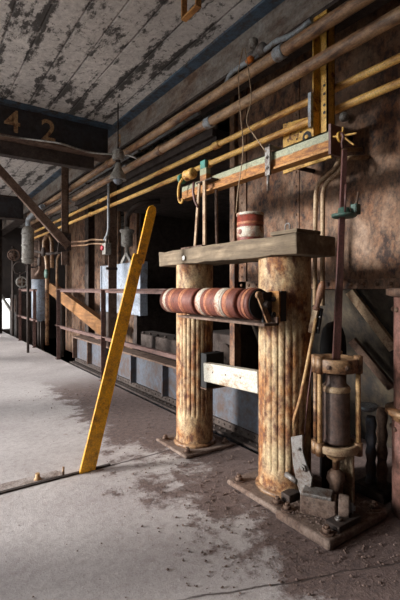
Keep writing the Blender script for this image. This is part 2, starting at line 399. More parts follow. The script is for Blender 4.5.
# hanger with knee brace
hx, hyy = 1.62, 5.45
kb = thing('hanger_post', 'rusty angle post hanging from the ceiling at left with a diagonal knee brace', 'hanger', (hx, hyy, 1.416))
MB().box((hx - .05, hyy - .03, 1.416), (hx + .042, hyy - .015, CZ)).box((hx + .028, hyy - .03, 1.416), (hx + .042, hyy + .05, CZ)).build('upright', M['rust'], kb)
MB().bar(at(-40, 126, Y=hyy - .06), at(69, 246, Y=hyy - .06), .095, .02, (0, 0, 1)).bar(at(-40, 126, Y=hyy - .03) + V((0, 0, -.045)), at(66, 246, Y=hyy - .03) + V((0, 0, -.045)), .015, .06, (0, 0, 1)).build('brace', M['rust'], kb)
g = MB().prism([(hx - .11, hyy - .042, 1.57), (hx + .07, hyy - .042, 1.61), (hx + .07, hyy - .042, 1.83), (hx - .07, hyy - .042, 1.85)], (0, 1, 0), .012).build('gusset_plate', M['rust_dark'], kb)
each('bolt_head', M['rust_dark'], g, [lambda m, dx=dx, dz=dz: m.hexnut((hx + dx, hyy - .042, dz), (0, -1, 0), .014, .014) for dx, dz in ((-.04, 1.65), (.04, 1.67), (-.03, 1.78), (.04, 1.78))])

# ceiling hook, a rust strap loop
ch = MB()
c0 = at(191, 13, Z=2.62)
for dy in (-.07, .07): ch.bar((c0.x, c0.y + dy, CZ), (c0.x, c0.y + dy, c0.z), .012, .035, (0, 1, 0))
ch.bar((c0.x, c0.y - .076, c0.z), (c0.x, c0.y + .076, c0.z), .035, .012, (1, 0, 0))
tag(ch.build('ceiling_strap', M['rust_orange'], None, .002), 'small rust coloured strap loop hanging from the ceiling at the top', 'strap')

# ================================================================== PIPES
def pipe(name, label, X, Z, r, mat, y0, y1, joints, jr=1.3, jl=.05, jmat=None, group=None):
    t = thing(name, label, 'pipe', (X, (y0 + y1) / 2, Z - r), group)
    MB().tube([(X, y0 + (y1 - y0) * k / 12, Z) for k in range(13)], r, 16).build('tube', mat, t)
    for j in joints:
        y, m = j if isinstance(j, tuple) else (j, jmat or mat)
        MB().lathe((X, y - jl, Z), (0, 1, 0), [(r * 1.08, 0), (r * jr, .008), (r * jr, jl * .8), (r * jr * .93, jl), (r * jr, jl * 1.2), (r * jr, jl * 2 - .008), (r * 1.08, jl * 2)], 16).build('coupling', m, t)
    return t
yA = at(280, 52, X=1.72).y
pipe('overhead_pipe', 'thick rusty brown pipe, the topmost of the overhead run, with a pale collar', 1.72, 2.455, .034, M['rust_pipe'], -2.5, 8.0, [(yA, M['conduit']), 4.2, 5.6], 1.22, .035, None, 'thick overhead pipes')
pipe('overhead_pipe', 'thick rusty brown pipe directly below the topmost pipe, with a grey collar at mid run', 1.72, 2.285, .033, M['rust_pipe'], -2.5, 7.8, [(at(209, 118, X=1.72).y, M['conduit']), at(160, 150, X=1.72).y, (5.42, M['bulb_grey'])], 1.22, .035, None, 'thick overhead pipes')
pipe('yellow_pipe', 'upper of the two thin yellow pipes along the rusty wall', 1.92, 2.215, .021, M['yellow_pipe'], -2.5, 9.5, [at(217, 146, X=1.92).y, 5.0], 1.45, .04, None, 'thin yellow pipes')
pipe('yellow_pipe', 'lower of the two thin yellow pipes along the rusty wall', 1.92, 2.095, .021, M['yellow_pipe'], -2.5, 9.5, [at(208, 163, X=1.92).y, 5.3], 1.45, .04, None, 'thin yellow pipes')
t = thing('conduit', 'slim blue grey conduit seen between the two thick overhead pipes', 'conduit', (1.80, 4, 2.45))
MB().tube([(1.80, 2.6, 2.465), (1.80, 4, 2.465), (1.80, 5.5, 2.465), (1.80, 7.6, 2.465)], .018, 10).build('tube', M['conduit'], t)
for y in (3.6, 5.1): MB().box((1.785, y, 2.44), (1.83, y + .03, 2.555)).build('clip', M['rust_dark'], t)
# grey conduit elbowing past a junction fitting on the beam
t = thing('conduit', 'pale grey conduit curving through a junction fitting beside the topmost pipe', 'conduit', tuple(at(250, 55, X=1.74)))
XA = 1.745
MB().tube([at(226, 84, X=XA), at(230, 74, X=XA), at(238, 68, X=XA), at(252, 59, X=XA), at(268, 48, X=XA), at(276, 41, X=XA), at(292, 36, X=XA), at(312, 20, X=XA)], .016, 10, .08).build('tube', M['conduit'], t)
MB().lathe(at(248, 61, X=XA), (0, -1, .1), [(.02, 0), (.036, .01), (.036, .05), (.026, .06), (.026, .10), (.036, .11), (.036, .15), (.02, .16)], 14).build('junction_fitting', M['grey_steel'], t)
MB().lathe(at(253, 48, X=XA - .02), (0, -.1, 1), [(.02, 0), (.028, .01), (.028, .05), (.014, .06)], 10).build('cap', M['bulb_grey'], t)
MB().lathe(at(247, 62, X=XA - .05), (0, -1, .1), [(.014, 0), (.02, .01), (.02, .04), (.012, .05)], 8).build('orange_seal', plain('orange_seal_paint', (214, 120, 40), (176, 92, 34), 30), t)

# hanging wires
def wire(label, pts, r=.0035, mat=None, name='wire', bend=.1):
    return tag(MB().tube([V(p) for p in pts], r, 6, bend).build(name, mat or M['handle']), label, 'wire')
wire('thin brown wire looping down from the junction fitting to the paint tin', [at(243, 48, X=1.66), at(238, 70, X=1.65), at(240, 110, X=1.65), at(244, 150, X=1.65), at(238, 190, X=1.65), at(236, 213, X=1.65)], .0034)
wire('thin brown wire hanging from the junction fitting to the grey clamp', [at(245, 48, X=1.66), at(249, 75, X=1.65), at(252, 100, X=1.65), at(245, 122, X=1.65), at(256, 138, X=1.65), at(266, 152, X=1.645)], .0034)

# ================================================================== YELLOW HANGER, CHANNEL, GUSSET
hy = 1.47
hg = thing('pipe_hanger', 'upright yellow channel with a row of holes crossing the pipes', 'hanger', (1.82, hy, 1.93))
HX = 1.80
a0, a1 = at(313.5, 60, X=HX).y, at(327.5, 60, X=HX).y
hb = MB().box((HX, a1, 1.935), (HX + .06, a1 + .008, 2.555)).box((HX, a0, 1.935), (HX + .06, a0 + .008, 2.555)).box((HX + .052, a1, 1.935), (HX + .06, a0, 2.555)).box((HX, a1, 1.935), (HX + .008, a1 + .04, 2.555))
hb.build('channel', M['yellow_steel'], hg)
each('bolt_hole', M['black'], hg, [lambda m, z=z: m.lathe((HX + .001, a1 + .02, z), (-1, 0, 0), [(.008, 0), (.008, .003)], 10) for z in (2.19, 2.145, 2.085, 2.045)])
MB().bar((HX - .02, a0 + .03, 2.545), (HX - .02, a1 - .03, 2.545), .05, .02, (1, 0, 0)).box((HX - .045, a0 + .01, 2.50), (HX - .035, a0 + .04, 2.555)).build('top_clip', M['yellow_steel'], hg, .003)
MB().box((HX - .02, a0 + .002, 1.99), (HX + .02, a0 + .022, 2.18)).build('side_plate', M['conduit'], hg)

CX = 1.68
ye, yl = at(331, 140, X=CX).y, at(182, 195, X=CX).y
yb = thing('channel_beam', 'short level steel channel with grey green and rusty paint above the timber', 'beam', (CX, 2, 1.75))
MB().box((CX, ye, 1.792), (CX + .008, yl, 1.885)).box((CX, ye, 1.877), (CX + .055, yl, 1.885)).build('web', M['channel'], yb)
MB().box((CX - .012, ye, 1.780), (CX + .055, yl, 1.792)).build('lower_flange', M['rust_orange'], yb)
MB().box((CX - .02, ye - .014, 1.758), (CX + .06, ye, 1.905)).build('end_plate', M['purple_rod'], yb)
GPX = 1.955
gp = thing('gusset_plate', 'yellow steel plate with a round keyhole behind the channel, under the hanger', 'plate', (GPX, 1.6, 1.84))
MB().prism([at(283, 174, X=GPX), at(331, 158, X=GPX), at(331, 119, X=GPX), at(307, 117, X=GPX), at(283, 124, X=GPX)], (1, 0, 0), .012).build('plate', M['yellow_steel'], gp, .002)
kc = at(307, 137, X=GPX - .002)
k = MB().lathe(kc, (-1, 0, 0), [(.034, 0), (.034, .003)], 20).build('keyhole', M['black'], gp)
MB().lathe(kc + V((-.003, 0, 0)), (-1, 0, 0), [(.013, 0), (.011, .006)], 12).bar(kc + V((-.004, 0, -.033)), kc + V((-.004, 0, 0)), .006, .012, (1, 0, 0)).build('keyhole_pin', M['yellow_steel'], k)
each('bolt_hole', M['black'], gp, [lambda m, u=u, v=v: m.lathe(at(u, v, X=GPX - .001), (-1, 0, 0), [(.006, 0), (.006, .003)], 8) for u, v in ((287, 122.5), (292, 121), (297, 139), (301, 132), (318, 137))])
each('wall_stud', M['rust_dark'], gp, [lambda m, u=u, v=v: m.cyl(at(u, v, X=GPX + .012), V((WX, at(u, v, X=GPX).y, at(u, v, X=GPX).z)), .015) for u, v in ((288, 165), (325, 130))])
# end hook at the channel end
hk = thing('hook_bracket', 'small yellow claw hook at the channel end holding the plum rod', 'hook', tuple(at(343, 140, X=1.68)))
q = at(343, 136, X=1.68)
MB().lathe(q + V((0, .02, 0)), (0, -1, 0), [(.026, 0), (.026, .012)], 14).bar(q, at(357, 133, X=1.68), .008, .022, (0, 1, 0), .008, .008).bar(q, at(354, 145, X=1.68), .008, .02, (0, 1, 0), .008, .008).bar(q, at(334, 137, X=1.68), .008, .022, (0, 1, 0)).bar(q, at(343, 127, X=1.68), .008, .02, (0, 1, 0), .008, .006).build('claw', M['yellow_steel'], hk, .002)
MB().tube([q + V((-.012, 0, .012)), q + V((-.012, -.012, -.005)), q + V((-.008, 0, -.035)), q + V((.0, .0, -.06))], .007, 8, .02).build('link', M['purple_rod'], hk)
bl = thing('knob', 'dark grey ball knob on the wall just right of the yellow hanger', 'knob', tuple(at(344, 117, X=2.15)))
q = at(344, 117, X=2.15)
MB().lathe(q - V((0, 0, .028)), (0, 0, 1), [(.004, 0), (.018, .005), (.027, .02), (.029, .03), (.025, .043), (.014, .054), (.001, .058)], 16).build('ball', M['bulb_grey'], bl)
MB().cyl(q, (WX - .012, q.y, q.z), .008).build('stem', M['rust_dark'], bl)

# clamp on the channel
cl = thing('beam_clamp', 'grey steel strap clamp hanging on the rusty channel above the paint tin', 'clamp', tuple(at(269, 175, X=1.66)))
y0 = at(269, 165, X=1.66).y
MB().box((1.645, y0 - .02, 1.745), (1.66, y0 + .02, 1.92)).box((1.645, y0 - .02, 1.905), (1.74, y0 + .02, 1.92)).build('strap', M['grey_steel'], cl, .003)
MB().cyl((1.652, y0, 1.745), (1.652, y0, 1.66), .008).build('rod', M['grey_steel'], cl)
each('nut', M['grey_steel'], cl, [lambda m, z=z: m.hexnut((1.645, y0, z), (-1, 0, 0), .012, .012) for z in (1.79, 1.85)])

# fittings at the channel's left end
cp = thing('pipe_clamp', 'teal and rust pipe clamp with curled hooks at the left end of the channel', 'clamp', tuple(at(190, 180, X=1.64)))
cx = 1.645
MB().lathe((cx, at(186, 176, X=cx).y, 1.935), (0, -1, 0), [(.026, 0), (.040, .006), (.040, .026), (.032, .034), (.032, .06), (.040, .068), (.040, .09), (.030, .105)], 18).build('barrel', M['yellow_pipe'], cp)
MB().lathe((cx, at(181, 180, X=cx).y, 1.925), (0, -1, 0), [(.030, 0), (.038, .006), (.038, .02), (.024, .026)], 18).build('end_disc', M['teal'], cp)
MB().tube([at(183, 178, X=cx - .03), at(179, 184, X=cx - .03), at(178, 194, X=cx - .03), at(179, 202, X=cx - .03), at(182, 203, X=cx - .03), at(183, 199, X=cx - .03)], .009, 8, .03).build('hook', M['yellow_steel'], cp)
MB().tube([at(194, 182, X=cx - .03), at(193, 192, X=cx - .03), at(195, 202, X=cx - .03), at(198, 207, X=cx - .03)], .009, 8, .03).build('hook', M['purple_rod'], cp)
ya = at(203, 178, X=cx).y
MB().box((cx - .01, ya - .05, 1.845), (cx + .03, ya + .025, 1.935)).build('clamp_block', M['channel'], cp, .004)
MB().box((cx - .005, ya - .03, 1.935), (cx + .025, ya + .03, 1.995)).build('clamp_cap', M['teal'], cp, .004)

# ================================================================== TIMBER AND THE STAND ON IT
TZ0, TZ1 = 1.27, 1.372
ty0, ty1 = 1.345, 2.69
tm = MB().prism([(1.5, ty0, TZ0), (1.79, ty0, TZ0), (1.79, ty0, TZ1), (1.5, ty0, TZ1)], (0, 1, 0), .01)
tm = MB()
for i in range(14):   # split, uneven beam
    pass
n = 16
rows = []
for i in range(n + 1):
    y = ty0 + (ty1 - ty0) * i / n; e = lambda a: random.uniform(-a, a)
    sag = .012 * math.sin(i / n * 9) + (.02 if i < 3 else 0) * .3
    rows.append([(1.5 + e(.006), y, TZ0 + e(.004)), (1.79 + e(.006), y, TZ0 + e(.003)), (1.79 + e(.006), y, TZ1 + e(.003)), (1.5 + e(.008), y, TZ1 + e(.006))])
vs = [p for r in rows for p in r]; fs = [(3, 2, 1, 0), (4 * n, 4 * n + 1, 4 * n + 2, 4 * n + 3)]
for i in range(n):
    for k in range(4): fs.append((4 * i + k, 4 * i + (k + 1) % 4, 4 * i + 4 + (k + 1) % 4, 4 * i + 4 + k))
tm.add(vs, fs)
tmo = thing('timber_beam', 'weathered grey timber beam lying across the tops of the two columns', 'timber', (1.65, 2, TZ0))
tm.build('beam', M['wood'], tmo, .006)
q = at(184, 258, X=1.490)
MB().lathe(q, (-1, 0, 0), [(.016, 0), (.016, .006)], 14).build('white_disc', NT('white_spot').out(lin((225, 222, 216)), .5), tmo)['label'] = 'round white disc'
q = at(297, 236, X=1.60)
MB().box((1.52, ty0 + .02, TZ1 + .004), (1.70, ty0 + .20, TZ1 + .024)).build('top_splinter', M['wood'], tmo, .003)
MB().tube([(1.60, ty0 + .17, TZ1 + .02), (1.60, ty0 + .17, TZ1 + .07), (1.60, ty0 + .14, TZ1 + .072), (1.60, ty0 + .14, TZ1 + .02)], .004, 8, .02).build('staple', M['grey_steel'], tmo)

TT = TZ1 + .006
st = thing('support_stand', 'spindly rusty A shaped stand on the timber carrying the channel left end', 'stand', (1.65, ya, TT))
MB().box((1.55, ya - .12, TT), (1.74, ya + .14, TT + .014)).build('foot_plate', M['rust'], st, .002)
for (u0, v0, u1, dx, w) in ((195, 245, 199.5, -.03, .022), (204.5, 245, 204.5, -.04, .028), (217, 243, 216, .06, .020)):
    p = at(u0, v0, X=1.65 + dx); p.z = TT + .012
    p.y = max(ya - .11, min(ya + .13, p.y))
    q = at(u1, 190, X=1.65 + dx * .7); q.z = 1.84
    MB().bar(p, q, w, .012, (0, 1, 0)).build('leg', M['rust'] if dx > 0 else M['handle'], st)
MB().box((1.62, ya - .13, 1.835), (1.70, ya + .05, 1.845)).build('saddle', M['rust_dark'], st)

tin = thing('paint_tin', 'red paint tin with a white label band standing on the timber', 'tin', (1.65, 1.80, TT))
tc = V((1.665, 1.862, TT)); R = .080; hT = .175
MB().lathe(tc, (0, 0, 1), [(R * .97, 0), (R, .006), (R, hT - .012)], 32).build('body', worn('red_tin_paint', (132, 60, 46), (108, 48, 38), (80, 46, 36), .42, 14, rough=.5, edge=.12), tin)
MB().lathe(tc + V((0, 0, .030)), (0, 0, 1), [(R, 0), (R + .0018, .002), (R + .0018, .060), (R, .062)], 32).build('label_band', M['band_white'], tin)
MB().lathe(tc + V((0, 0, .105)), (0, 0, 1), [(R, 0), (R + .0016, .002), (R + .0016, .016), (R, .018)], 32).build('upper_band', M['band_ochre'], tin)
MB().lathe(tc + V((0, 0, hT - .014)), (0, 0, 1), [(R, 0), (R + .004, .002), (R + .004, .016), (R - .002, .018), (R - .006, .012), (.001, .012)], 32).build('lid', M['band_white'], tin)
MB().lathe(tc + V((-R - .001, .0, .062)), (-1, 0, 0), [(.016, 0), (.016, .002)], 14).build('label_spot', M['oxide'], tin)

# bent conduit pair behind the timber end
def bent(label, pts, r, X):
    t = thing('bent_conduit', label, 'conduit', tuple(at(pts[-1][0], pts[-1][1], X=X)), 'bent conduits on the wall')
    P = [at(u, v, X=X) for u, v in pts]; P.append(V((X, P[-1].y, 1.0)))
    top = V((WX - .012, P[0].y - .02, P[0].z + .03))
    MB().tube([top, P[0]] + P[1:], r, 12, .05).build('tube', M['conduit'] if False else M['handle'], t)
    return t
bent('outer of two bent conduits on the rusty wall behind the timber end', [(341, 150), (337, 167), (319, 182), (316, 192), (315, 233)], .014, 2.02)
bent('inner of two bent conduits on the rusty wall, nearer the plum rod', [(347, 158), (341, 170), (326, 183), (323, 192), (322.5, 235)], .014, 2.02)

# ================================================================== COLUMNS
def fluted(c, R, z0, z1, f0, f1, nf=24, seg=240, depth=.009):
    vs, fs = [], []; zs = [z0, z0 + .01, f0 - .02, f0, f0 + .015, f0 + .03, (f0 + f1) / 2, f1 - .03, f1 - .015, f1, f1 + .02, z1 - .005, z1]
    for z in zs:
        k = max(0, min(1, (z - f0) / .03, (f1 - z) / .03))
        k = k * k * (3 - 2 * k)
        for i in range(seg):
            a = 2 * PI * i / seg
            w = abs(math.sin(a * nf / 2)) ** .45       # rounded ribs with sharp valleys
            r = R - depth * k * (1 - w)
            vs.append((c[0] + r * math.cos(a), c[1] + r * math.sin(a), z))
    for j in range(len(zs) - 1):
        for i in range(seg):
            i2 = (i + 1) % seg; fs.append((j * seg + i, j * seg + i2, (j + 1) * seg + i2, (j + 1) * seg + i))
    m = MB().add(vs, fs, True)
    m.f += [tuple(range(seg))[::-1], tuple((len(zs) - 1) * seg + i for i in range(seg))]; m.sm += [False, False]
    return m
def column(label, c, R, x0, x1, y0, y1, zb, f0, f1, bolts):
    t = thing('steel_column', label, 'column', (c[0], c[1], 0), 'fluted columns under the timber')
    pl = MB().box((x0, y0, 0), (x1, y1, zb)).build('base_plate', M['base_dusty'], t, .012, seg=3)
    MB().lathe((c[0], c[1], zb), (0, 0, 1), [(R + .02, 0), (R + .016, .012), (R + .002, .022)], 48).build('weld_collar', M['rust_pipe'], t)
    fluted(c, R, zb, TZ0 - .001, f0, f1).build('shaft', M['column'], t)
    for bx, by in bolts:
        m = MB(); m.lathe((bx, by, zb), (0, 0, 1), [(.03, 0), (.03, .004)], 16); m.hexnut((bx, by, zb + .004), (0, 0, 1), .021, .030)
        m.build('anchor_bolt', M['rust'], t)
    return t
K1 = (1.632, 2.415); K2 = (1.66, 1.578)
c1 = column('fluted rusty cream column at the back, left of the white crossbar', K1, .130, 1.43, 1.84, 2.215, 2.62, .022, .22, 1.06,
            [(1.475, 2.56), (1.475, 2.27), (1.79, 2.27), (1.79, 2.56)])
c2 = column('fluted rusty cream column in front, nearest the hand pump', K2, .141, 1.44, 1.86, 1.42, 1.81, .03, .14, 1.06,
            [(1.485, 1.755), (1.485, 1.46)])
# black box standing in for the shadowed recess where the crossbar meets the back column
sx = 1.632; 
MB().box((1.60, 2.228, .435), (1.75, 2.30, .665)).build('recess_shadow', M['black'], c1, .003)
MB().box((1.595, 2.222, .425), (1.755, 2.30, .435)).build('recess_lip', M['rust'], c1)
# white crossbar
xb = thing('crossbar', 'white painted bar level between the two columns below the drum roller', 'bar', (1.60, 2.0, .51))
p0 = V((1.60, 2.224, .548)); p1 = V((1.60, 1.70, .575))
MB().bar(p0, p1, .055, .125, (1, 0, 0)).build('bar', M['white_paint'], xb, .008, seg=3)
each('nail_head', M['rust'], xb, [lambda m, f=f: m.lathe(p0.lerp(p1, f) + V((-.0275, 0, .01)), (-1, 0, 0), [(.006, 0), (.004, .003)], 8) for f in (.2, .45, .72)])

# ================================================================== ROLLER
RX, RZ, RR = 1.385, 1.026, .079
ry0, ry1 = at(257, 304, X=RX).y, at(160, 300, X=RX).y
ro = thing('drum_roller', 'rust red roller of drum sections with worn white rings in front of the columns', 'roller', (RX, (ry0 + ry1) / 2, .94))
def yu(u): return at(u, 302, X=RX - .06).y
secs = [(250, 239), (236, 196), (193.5, 161.5)]
def drum(ya_, yb_, last=False):
    a, b = (ya_, yb_) if ya_ < yb_ else (yb_, ya_)
    L = b - a
    return MB().lathe((RX, a, RZ), (0, 1, 0), [(.02, 0), (RR - .012, .0), (RR - .003, .004), (RR, .012), (RR, L - .012), (RR - .003, L - .004), (RR - .012, L), (.02, L)], 40)
bandsets = [[(246.5, 243.5, 'band_ochre')], [(228.5, 224.5, 'band_ochre'), (223.5, 216.5, 'band_white'), (209, 206, 'band_ochre'), (202.5, 197.8, 'band_white')], [(184, 180.5, 'band_ochre'), (173, 170.5, 'band_ochre'), (167.5, 164.8, 'band_white')]]
for (ua, ub), bs in zip(secs, bandsets):
    d = drum(yu(ua), yu(ub)).build('drum', M['oxide'], ro)
    for x0, x1, mm in bs:
        a, b = sorted((yu(x0), yu(x1)))
        MB().lathe((RX, a, RZ), (0, 1, 0), [(RR - .001, 0), (RR + .0012, .001), (RR + .0012, b - a - .001), (RR - .001, b - a)], 40, False).build('painted_ring', M[mm], d)
    a, b = sorted((yu(ua), yu(ub)))
    for f in (.33, .66):
        y = a + (b - a) * f
        MB().torus((RX, y, RZ), (0, 1, 0), RR, .0022, 40, 6).build('rib', M['oxide'], d)
MB().lathe((RX, yu(250) - .004, RZ), (0, -1, 0), [(.072, 0), (.072, .004)], 32).build('end_disc', M['black'], ro)  # black disc holds the shade on the roller's near end
MB().cyl((RX, yu(250) - .07, RZ), (RX, yu(161.5) + .04, RZ), .016).build('axle', M['rust_dark'], ro)
# carrier under the roller and its bolted bracket on the front column
rb = thing('roller_bracket', 'rusty bolted bracket on the front column carrying the drum roller', 'bracket', (1.45, 1.5, .93))
MB().box((RX - .045, yu(262), .925), (RX + .05, yu(176), .937)).box((RX + .04, yu(262), .925), (RX + .05, yu(176), .965)).build('carrier_angle', M['rust'], rb)
ye0 = yu(250) - .03
MB().bar((RX - .03, ye0, RZ + .045), (RX + .02, ye0 - .02, .937), .03, .010, (1, 0, 0)).lathe((RX - .03, ye0 - .008, RZ + .045), (0, 1, 0), [(.018, 0), (.018, .016)], 12).build('end_strap', M['rust_pipe'], rb)
MB().box((1.392, 1.462, .945), (1.448, 1.474, 1.085)).box((1.392, 1.462, .925), (1.448, 1.474, .945)).build('side_plate', M['black'], rb)  # black plate stands in for the shadow between roller end and cleat
bx = 1.506
# the angle cleat on the column
ycl = K2[1] - .055
MB().box((1.450, 1.415, .935), (1.460, 1.475, 1.09)).box((1.450, 1.475, .935), (1.585, 1.485, 1.09)).build('angle_cleat', M['rust_orange'], rb, .002)
each('cleat_bolt', M['rust_dark'], rb, [lambda m, z=z: m.hexnut((1.450, 1.447, z), (-1, 0, 0), .014, .014) for z in (.975, 1.05)])
MB().box((1.478, 1.428, .94), (1.515, 1.474, 1.09)).build('cleat_shadow_plate', M['black'], rb)  # black plate stands in for the shadow the cleat casts beside it

# ================================================================== HAND PUMP / JACK
pc = V((1.70, 1.275, 0))
pu = thing('hand_pump', 'rusty upright cylinder pump caged by tie rods on a heavy bolted base', 'pump', (pc.x, pc.y, 0))
ZB = .045
MB().box((1.415, 1.095, 0), (1.86, 1.41, ZB)).build('base_plate', M['base_dusty'], pu, .015, seg=3)
for bx, by in ((1.46, 1.14), (1.81, 1.14), (1.46, 1.37)):
    m = MB(); m.lathe((bx, by, ZB), (0, 0, 1), [(.03, 0), (.028, .006)], 16); m.hexnut((bx, by, ZB + .006), (0, 0, 1), .019, .03)
    m.build('anchor_bolt', M['rust'], pu)
def ring(z0, z1, R, r):
    return MB().lathe((pc.x, pc.y, z0), (0, 0, 1), [(r, 0), (R - .004, 0), (R, .004), (R, z1 - z0 - .004), (R - .004, z1 - z0), (R - .02, z1 - z0), (R - .022, z1 - z0 - .012), (r, z1 - z0 - .012)], 40)
ur = ring(.700, .765, .108, .02)
ur.build('top_ring', M['rust_pipe'], pu)
for a in (200, 245, 290):
    q = math.radians(a); d = V((math.cos(q), math.sin(q), 0)); MB().hexnut(pc + d * .107 + V((0, 0, .73)), d, .012, .012).build('ring_bolt', M['rust'], pu)
ring(.315, .352, .108, .02).build('lower_ring', M['handle'], pu)
MB().lathe((pc.x, pc.y, .352), (0, 0, 1), [(.066, 0), (.070, .012), (.066, .022), (.066, .22), (.066, .262), (.060, .275), (.048, .29), (.046, .348)], 36).build('cylinder', worn('scaly_iron_cylinder', (104, 84, 74), (84, 54, 40), (58, 46, 42), .5, 9, rough=.6, edge=.15), pu)
MB().lathe((pc.x, pc.y, .60), (0, 0, 1), [(.067, 0), (.0685, .004), (.0685, .018), (.062, .028)], 36).build('cylinder_band', M['handle'], pu)
for a in (152, 172, 300, 30):
    q = math.radians(a); d = V((math.cos(q), math.sin(q), 0)) * .103
    rod = MB().cyl(pc + d + V((0, 0, .33)), pc + d + V((0, 0, .70)), .0115, 14).build('tie_rod', M['rod'] if a > 160 else M['rust_pipe'], pu)
    for z, hh in ((.300, .062), (.695, .085)): MB().cyl(pc + d + V((0, 0, z)), pc + d + V((0, 0, z + hh)), .021, 14).build('end_boss', M['rust_pipe'], rod)
# piston, clevis and pedestal below
MB().lathe((pc.x, pc.y, ZB), (0, 0, 1), [(.062, 0), (.062, .02), (.036, .035), (.03, .09), (.046, .12), (.04, .15), (.02, .17)], 24).build('pedestal', M['rust'], pu)
MB().lathe((pc.x, pc.y, .20), (0, 0, 1), [(.016, 0), (.016, .06), (.045, .075), (.045, .12)], 20).build('piston', M['rust_pipe'], pu)
MB().bar((pc.x + .075, pc.y - .01, ZB), (pc.x + .075, pc.y - .01, .33), .015, .075, (1, 0, 0)).build('side_leg', M['handle'], pu)
MB().bar((pc.x + .03, pc.y + .085, ZB), (pc.x + .05, pc.y + .095, .33), .04, .02, (1, 0, 0)).build('side_leg', M['rust_dark'], pu)
# pivot block and clevis in front
b0 = at(283, 478, Z=.12); 
MB().bar((1.52, 1.335, .088), (1.605, 1.20, .088), .085, .086, (.84, .54, 0)).build('pivot_block', M['base_dusty'], pu, .006)
MB().bar((1.525, 1.328, .139), (1.595, 1.215, .139), .088, .016, (.84, .54, 0)).build('block_cap', M['grey_steel'], pu, .004)
cv = V((1.612, 1.185, .10))
dv = V((.54, -.84, 0))
lug = MB().lathe(cv + dv * -.005, dv, [(.050, 0), (.050, .045)], 24)
lug.box(cv + V((-.04, .0, -.055)), cv + V((.045, .05, 0)))
lg = lug.build('pivot_lug', M['base_dusty'], pu, .003)
m = MB(); m.lathe(cv + dv * .04, dv, [(.03, 0), (.03, .004)], 16); m.hexnut(cv + dv * .044, dv, .022, .022)
m.build('pivot_bolt', M['conduit'], lg)
MB().bar((1.50, 1.145, ZB + .014), (1.66, 1.145, ZB + .014), .075, .028, (0, 1, 0)).build('foot_pad', M['rust_dark'], pu, .004)
m = MB(); m.hexnut((1.545, 1.145, ZB + .028), (0, 0, 1), .016, .018); m.build('foot_nut', M['grey_steel'], pu)

# plum strap rod up to the hook
sr = thing('pump_rod', 'tall flat plum coloured rod rising from the pump to the yellow hook', 'rod', (pc.x, pc.y, .76))
tp = at(344.5, 150, X=1.68)
MB().bar((pc.x, pc.y, .70), (tp.x, tp.y, tp.z - .0), .040, .014, (1, -.6, 0), .024, .014).build('flat_bar', M['purple_rod'], sr, .002)
q = at(344, 215, X=1.69)
gf = thing('rod_collar', 'green round collar clamped on the tall plum rod', 'collar', tuple(q))
MB().lathe(q + V((0, 0, -.012)), (0, 0, 1), [(.008, 0), (.052, 0), (.058, .004), (.058, .016), (.03, .02), (.026, .045), (.010, .05)], 28).build('flange', M['green'], gf)
MB().box(q + V((.02, -.055, 0)), q + V((.055, -.02, .05))).build('clamp_lug', M['green'], gf, .004)
MB().cyl(at(345, 213, X=1.66), at(346, 184, X=1.66), .005).build('pin', M['purple_rod'], gf)
MB().cyl(at(355, 213, X=1.73), at(358.5, 192, X=1.73), .006).build('pin', M['rust'], gf)

# hand lever
LX = 1.60
lv = thing('hand_lever', 'long thin pump lever with a worn handle leaning by the front column', 'lever', tuple(at(298, 490, X=LX)))
P = [at(316, 318, X=LX), at(308, 360, X=LX), at(300, 400, X=LX), at(293, 422, X=LX), at(292.5, 445, X=LX)]
MB().tube(P, .0085, 10, .05).build('rod', M['rod'], lv)
hd = at(323, 281, X=LX); hb_ = at(316, 310, X=LX); ax = hd - hb_; L = ax.length
MB().lathe(hb_, ax, [(.014, 0), (.020, L * .06), (.012, L * .14), (.015, L * .3), (.018, L * .6), (.017, L * .85), (.010, L * .97), (.002, L)], 16).build('grip', worn('worn_brown_grip', (152, 108, 80), (124, 80, 58), (84, 56, 42), .45, 20, rough=.5, edge=.15), lv)
MB().bar(at(316, 309, X=LX), at(311, 333, X=LX), .014, .032, (1, 0, 0)).build('ferrule_plate', M['handle'], lv, .003)
m2 = MB().bar(at(320, 308, X=LX + .02), at(316, 333, X=LX + .02), .014, .034, (1, 0, 0)).build('back_plate', M['black'], lv, .002)
for u, v in ((320, 317), (318, 328)): MB().lathe(at(u, v, X=LX + .012), (-1, 0, 0), [(.006, 0), (.004, .004)], 8).build('rivet', M['grey_steel'], m2)
# forked yoke at the lever's foot
def yoke(dx):
    pts = [(290.5, 437), (302, 435), (302.5, 452), (306, 464), (312, 478), (310, 492), (301, 497), (296, 482), (292.5, 462)]
    return MB().prism([at(u, v, X=LX - .02 + dx) for u, v in pts], (1, 0, 0), .012)
yk = yoke(-.02).build('yoke', M['grey_steel'], lv, .003)
yoke(.03).build('yoke', M['rust_dark'], lv, .003)
for u, v, r in ((304, 468, .017), (299, 449, .009)): MB().hexnut(at(u, v, X=LX - .045), (-1, 0, 0), r, r).build('yoke_bolt', M['grey_steel'], yk)
MB().box((LX - .08, 1.412, .031), (LX + .0, 1.47, .075)).build('yoke_foot', M['rust_dark'], lv, .004)
m = MB(); m.cyl(at(286, 474, X=LX - .04), at(297, 482, X=LX - .04), .014); m.build('foot_pin', M['grey_steel'], lv)
wire('slim rusty rod standing between the lever and the pump', [at(313, 358, X=1.66), at(308, 395, X=1.66), at(304, 440, X=1.66), at(301, 492, X=1.66)], .004, M['purple_rod'], 'slender_rod')

